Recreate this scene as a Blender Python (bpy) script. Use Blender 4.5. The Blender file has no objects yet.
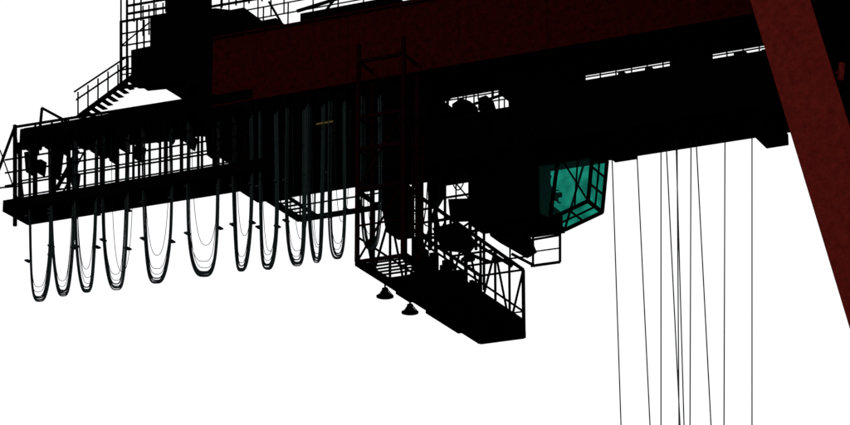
import bpy, math, random
from mathutils import Vector, Matrix
random.seed(4)
S=bpy.context.scene
# ---------------- camera (same as the photograph's) ----------------
PH=math.radians(25); TH=math.radians(19); F=3000.0; DIST=125.0
fh=Vector((-math.sin(PH),math.cos(PH),0)); right=Vector((math.cos(PH),math.sin(PH),0))
fwd=fh*math.cos(TH)+Vector((0,0,math.sin(TH))); up=right.cross(fwd)
CAMP=Vector((0,0,1.7+DIST*math.sin(TH)))-fwd*DIST
cd=bpy.data.cameras.new("camera"); cam=bpy.data.objects.new("camera",cd); S.collection.objects.link(cam)
cam.matrix_world=Matrix.Translation(CAMP)@Matrix((right,up,-fwd)).transposed().to_4x4()
cd.sensor_width=36; cd.lens=36*F/850; cd.clip_end=6000; S.camera=cam
def at(u,v,y):
    """image pixel coordinates back-projected through the camera -> metres on the crane's vertical plane Y=y"""
    d=fwd*F+right*(u-425)+up*(212.5-v)  # camera ray through the image pixel
    return CAMP+d*((y-CAMP.y)/d.y)
# ---------------- materials ----------------
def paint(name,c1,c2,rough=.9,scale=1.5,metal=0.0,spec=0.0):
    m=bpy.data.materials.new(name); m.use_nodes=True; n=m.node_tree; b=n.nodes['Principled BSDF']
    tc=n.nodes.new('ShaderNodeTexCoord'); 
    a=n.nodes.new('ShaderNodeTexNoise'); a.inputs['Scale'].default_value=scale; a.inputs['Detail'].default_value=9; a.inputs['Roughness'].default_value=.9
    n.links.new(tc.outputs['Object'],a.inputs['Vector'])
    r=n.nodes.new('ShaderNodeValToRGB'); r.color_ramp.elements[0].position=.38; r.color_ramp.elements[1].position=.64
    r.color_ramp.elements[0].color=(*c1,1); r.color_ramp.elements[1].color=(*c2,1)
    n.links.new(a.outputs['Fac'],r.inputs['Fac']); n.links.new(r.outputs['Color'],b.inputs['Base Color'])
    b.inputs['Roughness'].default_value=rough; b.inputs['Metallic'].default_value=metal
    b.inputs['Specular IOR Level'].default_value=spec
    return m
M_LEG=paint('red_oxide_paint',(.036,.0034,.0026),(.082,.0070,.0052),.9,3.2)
M_RED=paint('shaded_red_paint',(.0030,.0004,.0003),(.0200,.0011,.0008),.9,3.6)  # girder red with its shade put into the base colour, darker than the leg
M_BLK=paint('silhouette_steel',(.0003,.00025,.00025),(.0012,.0007,.0006),.95,2)  # backlit darkness of the silhouette put into a near-black base colour
M_BRN=paint('near_black_red_steel',(.0015,.0003,.0003),(.006,.0007,.0006),.9,2)  # near-black red base for the tower and house bars
M_RUB=paint('cable_rubber',(.004,.006,.006),(.012,.018,.018),.8,8)
M_ROPE=paint('wire_rope',(.015,.015,.015),(.04,.04,.04),.7,12)
M_LAMP=paint('lamp_housing',(.001,.001,.001),(.003,.002,.002),.7,5)
M_CLO=paint('dark_workwear',(.002,.004,.006),(.006,.010,.014),.9,9)
M_ASPH=paint('asphalt',(.03,.03,.03),(.06,.06,.058),.9,.4)
M_WAT=paint('harbour_water',(.01,.02,.022),(.016,.028,.03),.2,.1,spec=.5)
M_YEL=paint('ochre_label',(.05,.04,.01),(.08,.06,.015),.8,5)
def glass(name,col):
    m=bpy.data.materials.new(name); m.use_nodes=True; n=m.node_tree; n.nodes.clear()
    o=n.nodes.new('ShaderNodeOutputMaterial'); t=n.nodes.new('ShaderNodeBsdfTransparent'); g=n.nodes.new('ShaderNodeBsdfGlossy'); x=n.nodes.new('ShaderNodeMixShader')
    w=n.nodes.new('ShaderNodeTexNoise'); w.inputs['Scale'].default_value=1.3; w.inputs['Detail'].default_value=6
    tc=n.nodes.new('ShaderNodeTexCoord'); n.links.new(tc.outputs['Object'],w.inputs['Vector'])
    r=n.nodes.new('ShaderNodeValToRGB'); r.color_ramp.elements[0].position=.4; r.color_ramp.elements[1].position=.6
    r.color_ramp.elements[0].color=(col[0]*.5,col[1]*.65,col[2]*.65,1); r.color_ramp.elements[1].color=(*col,1)
    n.links.new(w.outputs['Fac'],r.inputs['Fac']); n.links.new(r.outputs['Color'],t.inputs['Color'])
    g.inputs['Roughness'].default_value=.1; g.inputs['Color'].default_value=(.05,.3,.25,1); x.inputs['Fac'].default_value=.02
    n.links.new(t.outputs[0],x.inputs[1]); n.links.new(g.outputs[0],x.inputs[2]); n.links.new(x.outputs[0],o.inputs[0]); return m
M_GLS=glass('green_tinted_glass',(.10,.50,.41))
# ---------------- mesh collecting ----------------
def top(name):
    e=bpy.data.objects.new(name,None); S.collection.objects.link(e); return e
class Part:
    def __init__(s,name,mat,parent,bevel=0):
        s.n=name; s.m=mat; s.p=parent; s.V=[]; s.Fc=[]; s.bev=bevel
    def add(s,vs,fs):
        o=len(s.V); s.V+= [tuple(v) for v in vs]; s.Fc+=[tuple(o+i for i in f) for f in fs]
    def beam(s,p,q,w,h=None,ref=None):
        h=h or w; p=Vector(p); q=Vector(q); d=(q-p).normalized()
        r=Vector((0,0,1)) if abs(d.z)<.9 else Vector((0,1,0))
        a=d.cross(r).normalized()*w/2; b=a.cross(d).normalized()*h/2
        s.add([p-a-b,p+a-b,p+a+b,p-a+b,q-a-b,q+a-b,q+a+b,q-a+b],[(0,3,2,1),(4,5,6,7),(0,1,5,4),(1,2,6,5),(2,3,7,6),(3,0,4,7)])
    def tube(s,p,q,r,n=8,r2=None):
        r2=r if r2 is None else r2
        p=Vector(p); q=Vector(q); d=(q-p).normalized(); rr=Vector((0,0,1)) if abs(d.z)<.9 else Vector((0,1,0))
        a=d.cross(rr).normalized(); b=a.cross(d)
        vs=[]
        for c,R in((p,r),(q,r2)):
            vs+=[c+(a*math.cos(2*math.pi*i/n)+b*math.sin(2*math.pi*i/n))*R for i in range(n)]
        s.add(vs,[(i,(i+1)%n,n+(i+1)%n,n+i) for i in range(n)]+[tuple(range(n-1,-1,-1)),tuple(range(n,2*n))])
    def box(s,x0,x1,y0,y1,z0,z1):
        s.add([(x0,y0,z0),(x1,y0,z0),(x1,y1,z0),(x0,y1,z0),(x0,y0,z1),(x1,y0,z1),(x1,y1,z1),(x0,y1,z1)],
              [(0,3,2,1),(4,5,6,7),(0,1,5,4),(1,2,6,5),(2,3,7,6),(3,0,4,7)])
    def prism(s,pts,y0,y1):  # outline in image pixels, projected onto plane y0, extruded to y1
        P=[at(u,v,y0) for u,v in pts]; n=len(P)
        s.add(P+[Vector((p.x,y1,p.z)) for p in P],[tuple(range(n)),tuple(range(2*n-1,n-1,-1))]+[(i,n+i,n+(i+1)%n,(i+1)%n) for i in range(n)])
    def boxX(s,u0,u1,t,b,y0,y1): # t: point on top front edge; b: point on bottom rear edge
        z1=at(t[0],t[1],y0).z; z0=at(b[0],b[1],y1).z
        s.box(at(u0,t[1],y0).x,at(u1,t[1],y0).x,y0,y1,z0,z1)
    def bar(s,a,b,y,w,h=None): s.beam(at(*a,y),at(*b,y),w,h)
    def railing(s,p,q,h=1.1,n=8,w=.045,rails=(1,.55),post=None):
        p=Vector(p);q=Vector(q);Z=Vector((0,0,1))
        for f in rails: s.beam(p+Z*h*f,q+Z*h*f,w)
        for i in range(n+1):
            c=p.lerp(q,i/n); s.beam(c,c+Z*(h*rails[0]+w*.5),(post or w))
    def done(s):
        me=bpy.data.meshes.new(s.n); me.from_pydata(s.V,[],s.Fc); me.materials.append(s.m); me.update()
        o=bpy.data.objects.new(s.n,me); S.collection.objects.link(o); o.parent=s.p
        if s.bev:
            b=o.modifiers.new('bevel','BEVEL'); b.width=s.bev; b.segments=2
        return o
def cable(name,paths,r,mat,parent):
    c=bpy.data.curves.new(name,'CURVE'); c.dimensions='3D'; c.bevel_depth=r; c.bevel_resolution=2; c.materials.append(mat)
    for P in paths:
        sp=c.splines.new('POLY'); sp.points.add(len(P)-1)
        for i,p in enumerate(P): sp.points[i].co=(*p,1)
    o=bpy.data.objects.new(name,c); S.collection.objects.link(o); o.parent=parent; return o

CR=top('gantry_crane')
# ---------- upper girder ----------
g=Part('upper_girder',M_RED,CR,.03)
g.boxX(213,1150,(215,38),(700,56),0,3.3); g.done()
zt=at(215,38,0).z; zb=at(700,56,3.3).z
x0=at(213,38,0).x
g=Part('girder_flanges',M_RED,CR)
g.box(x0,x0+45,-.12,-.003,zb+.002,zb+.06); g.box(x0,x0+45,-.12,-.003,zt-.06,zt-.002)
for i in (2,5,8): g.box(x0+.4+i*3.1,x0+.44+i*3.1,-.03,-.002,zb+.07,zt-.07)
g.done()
g=Part('girder_soffit',M_BLK,CR); g.box(x0+.05,x0+44.9,.05,3.25,zb-.05,zb-.003); g.box(x0-.03,x0-.003,.02,3.28,zb,zt); g.done()  # girder underside and end coloured black to carry their shade
g=Part('girder_walkway_railing',M_BLK,CR)
g.railing((x0,.1,zt),(x0+22,.1,zt),1.1,18,.05)
g.railing((x0,3.2,zt),(x0+22,3.2,zt),1.1,18,.05)
g.box(x0+1.2,x0+2.6,1,2.4,zt,zt+.9); g.box(x0+3.9,x0+8.6,.8,2.6,zt,zt+.8); g.box(x0+8.9,x0+11.2,.8,2.6,zt,zt+.5)
g.box(x0-.2,x0+1.2,.6,2.6,zt,zt+1.5)
g.beam((x0+4,.3,zt+.7),(x0+9,.3,zt+1.3),.12)
g.beam((x0+5,.3,zt),(x0+6.4,.3,zt+1.6),.09); g.beam((x0+2.6,.3,zt+1.4),(x0+3.4,.3,zt),.09)
g.done()
# ---------- machinery end, upper left ----------
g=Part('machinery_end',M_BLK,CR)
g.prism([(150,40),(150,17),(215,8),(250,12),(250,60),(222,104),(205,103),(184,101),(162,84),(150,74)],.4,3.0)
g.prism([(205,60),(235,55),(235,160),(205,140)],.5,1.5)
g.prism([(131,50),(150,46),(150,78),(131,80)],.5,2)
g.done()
g=Part('upper_platform',M_BLK,CR)
for (a,b,y) in [((120,22),(262,-2),-.3),((127,6),(255,-16),-.3),((127,14),(200,2),-.3),((120,22),(262,-2),2.6)]:
    g.bar(a,b,y,.09)
for u in (121,127,134,141,154,167,183,199,207,222,236,249,262):
    g.bar((u,24-(u-120)*.16),(u,-12-(u-120)*.16),-.3,.06)
    g.bar((u+22,36-(u-120)*.16),(u+22,6-(u-120)*.16),2.6,.05)
g.bar((121,22),(121,86),-.3,.1); g.bar((127,0),(127,86),-.3,.08); g.bar((137,20),(137,80),-.3,.07);g.bar((144,20),(144,80),-.3,.06)
for v in (34,46,58,70): g.bar((121,v),(152,v-5),-.3,.06)
g.bar((121,46),(150,22),-.3,.05)
g.bar((116,88),(184,80),-.3,.14); g.bar((120,75),(160,69),-.3,.05)
g.bar((136,86),(180,58),-.3,.07)
g.prism([(165,-12),(200,-18),(200,6),(165,12)],.5,1.6)
g.done()
# ---------- access stair ----------
g=Part('access_stair',M_BLK,CR)
for y in (-.4,.4):
    g.bar((152,62),(78,117),y,.16); g.bar((126,66),(76,100),y,.06); g.bar((128,56),(74,92),y,.06)
    for i in range(6):
        f=i/5; u=128-50*f; v=80+34*f; g.bar((u,v),(u,v-22),y,.055)
for i in range(14):
    f=i/13; p=at(150-70*f,63.5+52*f,-.4); g.box(p.x-.13,p.x+.13,-.4,.4,p.z-.02,p.z+.02)
g.prism([(133,85),(150,68),(190,84),(184,100),(158,84)],-.2,.3)
g.done()
# ---------- back-reach runway (left) ----------
g=Part('backreach_runway',M_BLK,CR)
g.boxX(20,250,(20,129),(20,151),-.1,.25)
g.bar((15,127),(215,95),-.1,.1)
g.boxX(3,262,(5,200),(5,229),-1.0,1.1)
yy=-1.0
for i in range(15):
    u=20+i*16.2; v=203-.158*(u-5)
    g.bar((u,v),(u,v-58),yy,.09 if i%3 else .14)
for k in (14,27,40): g.bar((5,200-k),(246,200-k-.158*241),yy,.065)
for i in range(11):
    u=34+i*21; v=210-.158*(u-5); g.bar((u,v),(u,v-52),1.0,.09)
g.bar((20,196),(255,158),1.0,.06); g.bar((20,181),(255,143),1.0,.06)
for i in range(12):
    u=20+i*16.5; v=128-.158*(u-20); g.bar((u,v+18),(u+16,v-3),-.4,.06)
g.bar((15,125),(15,226),-1.0,.14); g.bar((15,126),(-2,172),-1,.1); g.bar((-2,172),(-2,215),-1,.1); g.bar((15,126),(24,204),-1,.06)
g.bar((-2,188),(20,186),-1,.06); g.bar((0,150),(20,205),.9,.05)
g.bar((42,108),(66,121),-.1,.12); g.bar((42,108),(40,128),-.1,.1); g.bar((62,119),(62,130),-.1,.08)
g.prism([(24,128),(44,125),(46,136),(26,140)],-.5,.3)
g.prism([(76,120),(215,96),(215,132),(190,130),(150,136),(90,142),(76,140)],.3,1.2)
g.prism([(215,92),(262,86),(262,180),(240,184),(232,176),(232,150),(215,148)],.5,1.4)
g.bar((56,190),(78,150),0,.14); g.bar((62,194),(84,152),0,.06)
for i in range(7): g.bar((58+i*3.3,189-i*6),(63+i*3.3,189-i*6),0,.07)
g.done()
g=Part('runway_equipment',M_BLK,CR)
for u in range(24,240,9):
    v=147-.158*(u-20); w=random.uniform(3,9); h=random.choice([1,3,5,9,14])
    g.prism([(u,v-4),(u+w,v-5),(u+w,v+h),(u+w*.5,v+h+random.uniform(0,4)),(u,v+h*.7)],random.uniform(-.6,.4),.8)
for (u,v,w,h) in ((24,152,8,22),(36,160,5,14),(48,152,10,26),(66,158,7,20),(70,172,5,14),(108,150,6,12),(132,146,9,14),(205,132,9,26),(186,136,6,12),(222,132,9,22)):
    g.prism([(u,v),(u+w,v-1),(u+w*.8,v+h*.6),(u+w*.6,v+h),(u+w*.2,v+h*.9)],.1,.6)
g.done()
# ---------- central body ----------
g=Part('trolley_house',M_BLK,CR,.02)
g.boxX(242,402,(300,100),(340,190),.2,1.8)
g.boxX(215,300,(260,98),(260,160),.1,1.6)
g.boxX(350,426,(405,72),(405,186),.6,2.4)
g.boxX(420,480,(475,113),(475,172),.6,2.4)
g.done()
g=Part('house_details',M_BRN,CR)
for u in range(245,352,13):
    v=128-.158*(u-245); g.bar((u,v),(u,v+38),.12,.05)
g.bar((217,132),(352,111),.05,.07); g.bar((217,158),(352,136),.05,.07)
g.done()
g=Part('house_label',M_YEL,CR); p=at(316,125,-.9); g.box(p.x,p.x+.8,-.9,-.86,p.z,p.z+.08); g.beam((p.x+.4,-.85,p.z),(p.x+.4,.2,p.z),.04); g.done()
g=Part('rear_platform',M_BLK,CR)
p=at(240,181,-.9); z=p.z
g.beam((p.x,-.9,z),(p.x,4.7,z),.22); g.beam((p.x,4.7,z),(p.x+5.1,4.7,z),.2)
g.beam((p.x+.9,-.9,z),(p.x+.9,4.7,z),.12)
g.railing((p.x,4.7,z),(p.x+5.1,4.7,z),1.2,7,.06)
g.railing((p.x,-.9,z),(p.x,4.7,z),1.2,6,.05)
for i in range(12): g.beam((p.x,-.7+.45*i,z),(p.x+.9,-.7+.45*i,z),.07)
g.done()
# ---------- lower girder (right) ----------
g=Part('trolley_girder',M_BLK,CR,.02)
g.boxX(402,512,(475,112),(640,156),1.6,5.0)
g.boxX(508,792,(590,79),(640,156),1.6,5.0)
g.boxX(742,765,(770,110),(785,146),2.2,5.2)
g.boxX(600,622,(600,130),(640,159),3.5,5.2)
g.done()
g=Part('girder_hangers',M_BLK,CR)
g.boxX(400,424,(420,60),(420,120),1.7,3.0)
g.boxX(498,574,(540,60),(560,95),1.7,3.0)
g.boxX(676,702,(700,40),(700,80),1.7,3.0)
g.prism([(424,100),(444,101),(450,112),(424,118)],1.8,2.6)
g.prism([(452,104),(461,98),(470,101),(472,112),(452,114)],1.8,2.6)
g.prism([(478,98),(486,95),(490,108),(478,110)],1.8,2.6)
g.tube(at(468,106,2.3),at(505,94,2.3),.07); g.tube(at(432,106,2.3),at(462,92,2.3),.07)
for u in (440,447,458,466,474,492,499): g.bar((u,90),(u,114),2.2,.05)
g.done()
g=Part('girder_railing',M_BLK,CR)
a=at(590,79,1.6); b=at(792,79,1.6)
g.railing((a.x-8,4.6,a.z),(b.x,4.6,a.z),1.0,30,.05)
g.railing((a.x-8,1.8,a.z),(b.x,1.8,a.z),.35,24,.05)
for k in (1.1,2.3,3.4,6.2,7.4,8.3): g.box(a.x+k,a.x+k+random.uniform(.2,.5),2,2.6,a.z,a.z+random.uniform(.15,.4))
g.done()
# ---------- access tower ----------
g=Part('access_tower',M_BRN,CR)
yt=-1.3
A=at(357,262,yt); B=at(403,262,yt); zf=A.z; ztop=at(357,45,yt).z; ztr=at(357,190,yt).z
for x in (A.x,B.x):
    for y in (yt,.1): g.beam((x,y,zf),(x,y,ztop),.16)
for v in (62,118,150,190,262):
    z=at(357,v,yt).z; g.beam((A.x,yt,z),(B.x,yt,z),.14)
    for x in (A.x,B.x): g.beam((x,yt,z),(x,.1,z),.1)
g.beam((A.x,yt,zf),(B.x,yt,ztr),.07); g.beam((A.x,yt,ztr),(B.x,yt,at(357,118,yt).z),.07)
z0=at(357,226,yt).z; g.beam((A.x,yt,z0),(B.x,yt,z0),.07)
for x in (B.x+.35,B.x+.8): g.beam((x,yt+.2,zf),(x,yt+.2,ztop-4.5),.06)
for i in range(18): z=zf+.3*i; g.beam((B.x+.35,yt+.2,z),(B.x+.8,yt+.2,z),.035)
g.done()
# ---------- cross platform truss (along Y) ----------
g=Part('cross_platform_truss',M_BLK,CR)
Y0=yt; Y1=11.3; zu=ztr-.1
for x in (A.x,B.x):
    g.beam((x,Y0,zf),(x,Y1,zf),.2,.3); g.beam((x,Y0,zu),(x,Y1,zu),.12)
    g.beam((x,Y0,zf+1.1),(x,Y1,zf+1.1),.07)
    n=8
    for i in range(n+1):
        y=Y0+(Y1-Y0)*i/n; g.beam((x,y,zf),(x,y,zu),.13 if i%4==0 else .09)
        if i<n:
            y2=Y0+(Y1-Y0)*(i+1)/n
            g.beam((x,y,zf if i%2 else zu),(x,y2,zu if i%2 else zf),.08)
for i in range(9):
    y=Y0+(Y1-Y0)*i/8; g.beam((A.x,y,zu),(B.x,y,zu),.08)
g.box(A.x,B.x,1.0,Y1,zf-.18,zf-.05)
g.box(A.x+.2,B.x,3.2,Y1-.2,zf-.05,zf+.75)
for i in range(6): g.beam((A.x,Y0+.4*i,zf),(B.x,Y0+.4*i,zf),.07)
g.beam((A.x,Y1,zf+1.1),(B.x,Y1,zf+1.1),.06); g.beam((A.x,Y1,zf),(B.x,Y1,zf),.25); g.beam((A.x,Y1,zf+1.7),(B.x,Y1,zf),.06)
g.box(A.x+.1,B.x-.2,2.2,3.6,zf-.4,zf-.05)
g.box(A.x+.1,B.x-.5,5.2,8.6,zf-.42,zf-.05)
for i in range(16):
    y=random.uniform(1,10); x=random.uniform(A.x+.2,B.x-.5); h=random.uniform(.6,1.7)
    g.box(x,x+random.uniform(.15,.5),y,y+random.uniform(.2,.7),zf,zf+h)
g.done()
g=Part('trolley_equipment',M_BLK,CR)
g.prism([(448,199),(472,198),(472,217),(450,218)],2.0,2.6)
g.prism([(378,188),(402,184),(402,230),(386,232)],.8,2)
for u,v0,v1,w in ((413,170,262,.1),(421,170,250,.06),(430,165,250,.14),(437,165,258,.06),(445,170,240,.09),(456,168,200,.05),(470,168,245,.12),(476,160,250,.1)):
    g.bar((u,v0),(u,v1),2.2,w)
for a,b,w in (((430,200),(476,193),.08),((413,180),(476,171),.07),((430,222),(476,214),.1),((445,170),(470,200),.06),((430,250),(445,222),.06),((456,232),(476,218),.07),((405,214),(430,240),.06),((430,238),(480,230),.1),((447,246),(490,262),.14)):
    g.bar(a,b,2.2,w)
g.prism([(428,182),(440,178),(440,196),(434,206),(428,200)],2.3,2.7)
g.prism([(432,228),(456,222),(470,238),(462,248),(440,246)],2.5,3.3)
g.done()
P=[]
for (u0,u1,v0,b) in ((408,428,176,236),(414,441,174,226),(450,466,170,190)):
    P.append([at(u0+(u1-u0)*i/16,v0+(b-v0)*(1-(2*i/16-1)**2)**.7,2.0) for i in range(17)])
cable('bay_cables',P,.03,M_RUB,CR)
# ---------- trolley carriage ----------
g=Part('trolley_carriage',M_BLK,CR,.02)
g.boxX(471,528,(475,150),(500,232),2.4,3.6)
g.prism([(474,150),(524,143),(524,206),(515,214),(500,216),(474,220)],2.6,4.6)
g.prism([(486,222),(520,226),(528,246),(518,252),(490,236)],3,4)
g.done()
g=Part('cabin_access_frame',M_BLK,CR)
for a,b,w in (((531,240),(560,235),.08),((560,226),(560,262),.09),((531,266),(560,262),.1),((533,236),(533,266),.08),((531,252),(560,248),.05),((512,254),(535,266),.12),((484,230),(484,290),.09),((470,240),(512,266),.14),((484,262),(531,256),.06),((510,238),(510,268),.06)):
    g.bar(a,b,4,w)
g.done()
# ---------- operator cabin ----------
CB=top('operator_cabin')
ya,yb=3.0,4.6
near=[(534,158),(593,149),(588,201),(550,219),(534,214)]
N=[at(u,v,ya) for u,v in near]; Fr=[Vector((p.x,yb,p.z)) for p in N]
g=Part('window_frames',M_BLK,CB)
for i in range(5):
    j=(i+1)%5; g.beam(N[i],N[j],.13); g.beam(Fr[i],Fr[j],.13); g.beam(N[i],Fr[i],.13)
def mull(P,Q,R,T,nu,nv,w=.07):
    for i in range(1,nu): g.beam(P.lerp(Q,i/nu),T.lerp(R,i/nu),w)
    for i in range(1,nv): g.beam(P.lerp(T,i/nv),Q.lerp(R,i/nv),w)
mull(N[1],Fr[1],Fr[2],N[2],2,3); mull(N[2],Fr[2],Fr[3],N[3],2,2)
g.beam(N[0].lerp(N[1],.42),N[3],.13); g.beam(N[0].lerp(N[1],.42),N[2],.07)
g.beam(Fr[0].lerp(Fr[1],.6),Fr[3],.08); g.beam(N[0].lerp(N[1],.75),N[2].lerp(N[3],.35),.06)
g.done()
g=Part('glazing',M_GLS,CB)
g.add(N,[(0,1,2,3,4)]); g.add(Fr,[(4,3,2,1,0)]); g.add([N[1],Fr[1],Fr[2],N[2]],[(0,1,2,3)]); g.add([N[2],Fr[2],Fr[3],N[3]],[(0,1,2,3)]); g.done()
g=Part('roof_and_floor',M_BLK,CB)
g.box(N[0].x-.3,N[1].x+.15,ya-.1,yb+.1,N[1].z+.07,N[1].z+.3)
g.box(N[4].x-.8,N[3].x,ya-.06,yb+.06,N[3].z-.12,N[3].z-.0)
g.box(N[0].x-1.0,N[0].x-.07,ya-.05,yb+.05,N[3].z,N[1].z+.07)
g.box(N[0].x-.06,N[3].x-.05,ya+.03,yb-.07,N[3].z+.003,N[3].z+.75)
g.done()
# operator, seated, leaning over the controls and looking down-forward (+X)
h=at(550,176,3.8); sx,sy,sz=h.x-.22,3.8,h.z-.78
def chain(body,pts):
    prev=None
    for k,(x,z,y,r) in enumerate(pts):
        if k==0 and isinstance(x,str): prev=int(z); continue
        body['v'].append((sx+x,sy+y,sz+z)); body['r'].append(r); i=len(body['v'])-1
        if prev is not None: body['e'].append((prev,i))
        prev=i
    return prev
OB=top('crane_operator'); bd={'v':[],'r':[],'e':[]}
chain(bd,[(0,0,0,.15),(.03,.2,0,.14),(.08,.38,0,.155),(.12,.50,0,.11),(.14,.58,0,.06),(.17,.66,0,.08),(.20,.76,0,.105),(.20,.84,0,.085)])
for s_ in (-1,1):
    chain(bd,[('c',0,0,0),(.08,-.02,.10*s_,.1),(.45,.02,.13*s_,.075),(.50,-.35,.13*s_,.05),(.52,-.42,.13*s_,.04),(.66,-.44,.14*s_,.035)])
    w_=chain(bd,[('c',3,0,0),(.11,.47,.19*s_,.065),(.20,.22,.25*s_,.045),(.42,.16,.2*s_,.032),(.49,.16,.2*s_,.03)])
    for f,(dy,L) in enumerate(((-.03,.07),(-.01,.08),(.01,.075),(.03,.06))):
        chain(bd,[('c',w_,0,0),(.53,.155,.2*s_+dy,.009),(.53+L*.6,.13,.2*s_+dy,.008),(.53+L*.6,.10,.2*s_+dy,.007)])
    chain(bd,[('c',w_-0,0,0),(.49,.14,.2*s_-.045*s_,.01),(.53,.12,.2*s_-.05*s_,.009)])
me=bpy.data.meshes.new('body'); me.from_pydata(bd['v'],bd['e'],[]); me.materials.append(M_CLO)
ob=bpy.data.objects.new('body',me); S.collection.objects.link(ob); ob.parent=OB
bpy.context.view_layer.objects.active=ob
md=ob.modifiers.new('skin','SKIN')
if not me.skin_vertices: 
    bpy.ops.object.select_all(action='DESELECT'); ob.select_set(True); bpy.ops.mesh.customdata_skin_add()
for i,r in enumerate(bd['r']): me.skin_vertices[0].data[i].radius=(r,r)
me.skin_vertices[0].data[0].use_root=True
ob.modifiers.new('sub','SUBSURF').render_levels=2
g=Part('operator_seat',M_RUB,CB,.02)
g.box(sx-.25,sx+.28,sy-.26,sy+.26,sz-.24,sz-.14); g.box(sx-.3,sx-.17,sy-.25,sy+.25,sz-.14,sz+.55)
g.beam((sx,sy,N[3].z),(sx,sy,sz-.24),.14)
for s_ in (-1,1): g.box(sx+.1,sx+.6,sy+s_*.36-.08,sy+s_*.36+.08,sz-.1,sz+.1)
g.done()
# ---------- leg ----------
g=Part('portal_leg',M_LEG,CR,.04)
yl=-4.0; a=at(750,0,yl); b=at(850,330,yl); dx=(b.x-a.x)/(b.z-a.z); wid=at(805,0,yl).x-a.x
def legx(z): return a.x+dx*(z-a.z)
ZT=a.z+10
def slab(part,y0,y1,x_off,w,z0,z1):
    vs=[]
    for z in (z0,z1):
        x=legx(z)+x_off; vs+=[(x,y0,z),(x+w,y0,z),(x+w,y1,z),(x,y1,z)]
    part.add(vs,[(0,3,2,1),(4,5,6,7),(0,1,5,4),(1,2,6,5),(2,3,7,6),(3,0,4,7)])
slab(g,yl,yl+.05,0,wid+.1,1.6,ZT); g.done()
g=Part('portal_leg_box',M_BLK,CR)  # leg body coloured black for the shaded side; only the front slab is red
slab(g,yl+.052,-.2,.03,wid+.04,1.6,ZT-.01)
slab(g,-2.6,-.4,wid+.1,2.6,a.z-8,ZT)
slab(g,13,16.8,0,wid,1.6,ZT)
g.box(legx(1.6)-1,legx(1.6)+wid+1,yl-2,19,.9,2.4)
for y in (-5,-2,13,17): g.tube((legx(0)+1.2,y-.3,.5),(legx(0)+1.2,y+.3,.5),.5,16)
g.done()
g=Part('leg_fittings',M_LEG,CR)
q=at(829,68,yl); g.tube((legx(q.z)+wid+.25,yl+.6,q.z-.35),(legx(q.z)+wid+.35,yl+.6,q.z+.35),.13,10)
g.beam((legx(q.z)+wid,yl+.6,q.z),(legx(q.z)+wid+.3,yl+.6,q.z),.08)
g.done()
# ---------- festoon ----------
FS=top('festoon_cable')
loops=[(27,52,303),(50,75,297),(75,98,294),(102,129,291),(142,173,285),(186,221,278),(232,253,273),(258,278,271),(285,307,267),(308,325,264),(328,347,260),(360,382,251)]
thick=[];thin=[];cl=Part('cable_clamps',M_RUB,FS); tr=Part('festoon_trolleys',M_BLK,FS)
yf=-.7
for (l,r,bv) in loops:
    c=(l+r)/2; a_=(r-l)/2; tv=150-.158*(c-20); ph=random.uniform(0,6)
    for k in range(7):
        yk=yf+.06*(k-3); dc=random.uniform(-.7,.7); da=a_-.6*min(k,4)+random.uniform(-.4,.4)
        bb=bv-1.0-(0,1.2,2.3,3.4,5.2,9,15)[k]-random.uniform(0,1)
        P=[]
        for i in range(49):
            t=math.pi*i/48; cx=math.cos(t); sx_=math.sin(t)
            dep=abs(sx_)**.7; X=math.copysign(abs(cx)**.6,cx)
            wf=.93+.07*min(1,dep*1.5)
            P.append(at(c-da*X*wf+dc+.8*math.sin(3*t+ph),tv+(bb-tv)*dep,yk))
        (thick if k<5 else thin).append(P)
    if random.random()<.7:
        P=[]; bb=bv-random.uniform(15,40); s_=random.uniform(-3,7)
        for i in range(33):
            t=math.pi*i/32; P.append(at(c+s_-a_*.8*math.copysign(abs(math.cos(t))**.8,math.cos(t)),tv+(bb-tv)*math.sin(t)**.8,yf+.3))
        thin.append(P)
    for f in (.45,.7):
        for sg in (-1,1):
            v=tv+(bv-tv)*f+random.uniform(-5,5); pp=at(c+sg*a_*.92,v,yf); cl.box(pp.x-.09,pp.x+.09,yf-.16,yf+.18,pp.z-.035,pp.z+.035)
    for sg in (-1,1):
        pp=at(c+sg*a_*.85,tv,yf); tr.box(pp.x-.14,pp.x+.14,yf-.25,yf+.3,pp.z-.1,pp.z+.35); tr.beam((pp.x,yf,pp.z+.3),(pp.x,0,pp.z+.6),.1)
cl.done(); tr.done()
cable('cables',thick,.03,M_RUB,FS); cable('pilot_cables',thin,.014,M_RUB,FS)
# ---------- hoist ropes ----------
HR=top('hoist_rope_set')
R=[((612,155),(621,425)),((637,155),(650,425)),((661,140),(661,425)),((666,140),(680,425)),((677,140),(679,425)),((676,140),(684,425)),((691,138),(690,425)),((696,138),(711,425)),((725,130),(724,425)),((752,128),(752,425))]
P=[]; zs=14.0
for (p,q) in R:
    p=at(*p,4.0); q=at(*q,4.0); k=(zs-p.z)/(q.z-p.z); e=p+(q-p)*k; P.append([p,e])
cable('ropes',P,.028,M_ROPE,HR)
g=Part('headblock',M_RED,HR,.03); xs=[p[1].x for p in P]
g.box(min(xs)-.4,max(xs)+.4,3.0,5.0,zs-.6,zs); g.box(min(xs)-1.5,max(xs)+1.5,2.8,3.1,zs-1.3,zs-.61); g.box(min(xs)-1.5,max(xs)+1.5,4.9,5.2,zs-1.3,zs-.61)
for x in (min(xs)-1.5,max(xs)+1.5): g.box(x-.15,x+.15,2.7,5.3,zs-1.6,zs-1.31)
g.done()
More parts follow.
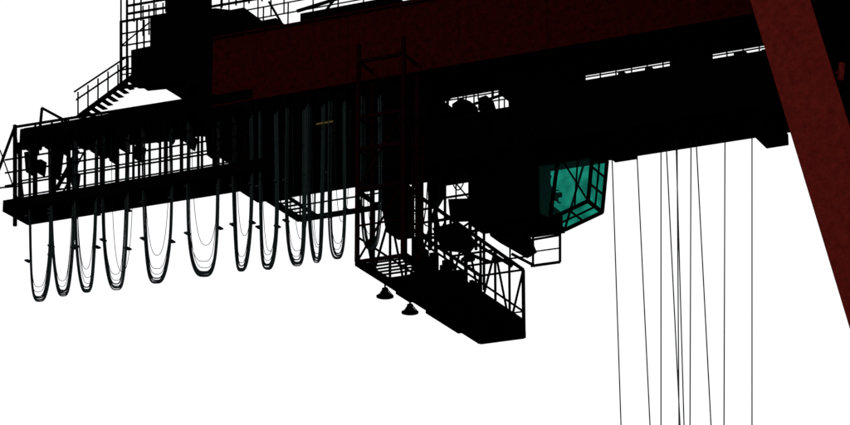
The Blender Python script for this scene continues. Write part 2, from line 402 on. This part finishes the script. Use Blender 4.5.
# ---------- floodlights ----------
def flood(c,s=1.0):
    e=top('floodlight'); g=Part('housing',M_LAMP,e); c=Vector(c); Z=Vector((0,0,1))
    g.tube(c,c+Z*.07*s,.44*s,20); g.tube(c+Z*.07*s,c+Z*.26*s,.34*s,20,.2*s); g.tube(c+Z*.26*s,c+Z*.46*s,.16*s,12); g.tube(c+Z*.46*s,c+Z*.8*s,.05*s,8)
    g.beam(c+Vector((-.4*s,0,.05)),c+Vector((-.05,0,.5*s)),.04); g.beam(c+Vector((.4*s,0,.05)),c+Vector((.05,0,.5*s)),.04)
    g.done()
flood(at(385,297,2.4),.85); flood(at(410,313,4.8),.85)
flood(at(447,247,3),.7); flood(at(468,260,4.2),.7)
g=Part('lamp_brackets',M_BLK,CR)
for u,v,y in ((385,297,2.4),(410,313,4.8)):
    p=at(u,v,y); g.beam((p.x,y,p.z+.6),(A.x+.4,y,zf-.05),.07)
g.done()
# ---------- setting ----------
g=Part('ground',M_ASPH,None); g.add([(-1500,-3000,0),(70,-3000,0),(70,3000,0),(-1500,3000,0)],[(0,1,2,3)]); g.done()
g=Part('water',M_WAT,None); g.add([(70.5,-3000,-2.5),(3000,-3000,-2.5),(3000,3000,-2.5),(70.5,3000,-2.5)],[(0,1,2,3)]); g.done()
g=Part('quay_wall',M_ASPH,None); g.box(70.001,70.6,-3000,3000,-4,.2); g.done()
# ---------- light ----------
w=bpy.data.worlds.new("World"); S.world=w; w.use_nodes=True; n=w.node_tree; bg=n.nodes['Background']
sk=n.nodes.new('ShaderNodeTexSky'); sk.sky_type='NISHITA'; sk.sun_disc=False
sd=Vector((-.45,-.75,.5)).normalized(); el=math.asin(sd.z); sk.sun_elevation=el; sk.sun_rotation=math.atan2(sd.x,sd.y)
mx=n.nodes.new('ShaderNodeMix'); mx.data_type='RGBA'; mx.inputs[0].default_value=.9
n.links.new(sk.outputs[0],mx.inputs[6]); mx.inputs[7].default_value=(11.5,11.5,11.5,1)
n.links.new(mx.outputs[2],bg.inputs['Color']); bg.inputs['Strength'].default_value=.1
ld=bpy.data.lights.new('sun','SUN'); ld.energy=1.2; ld.angle=math.radians(12); ld.color=(1,.96,.9)
lo=bpy.data.objects.new('sun',ld); S.collection.objects.link(lo); lo.rotation_euler=(-sd).to_track_quat('-Z','Y').to_euler()
S.view_settings.view_transform='Standard'; S.view_settings.look='None'
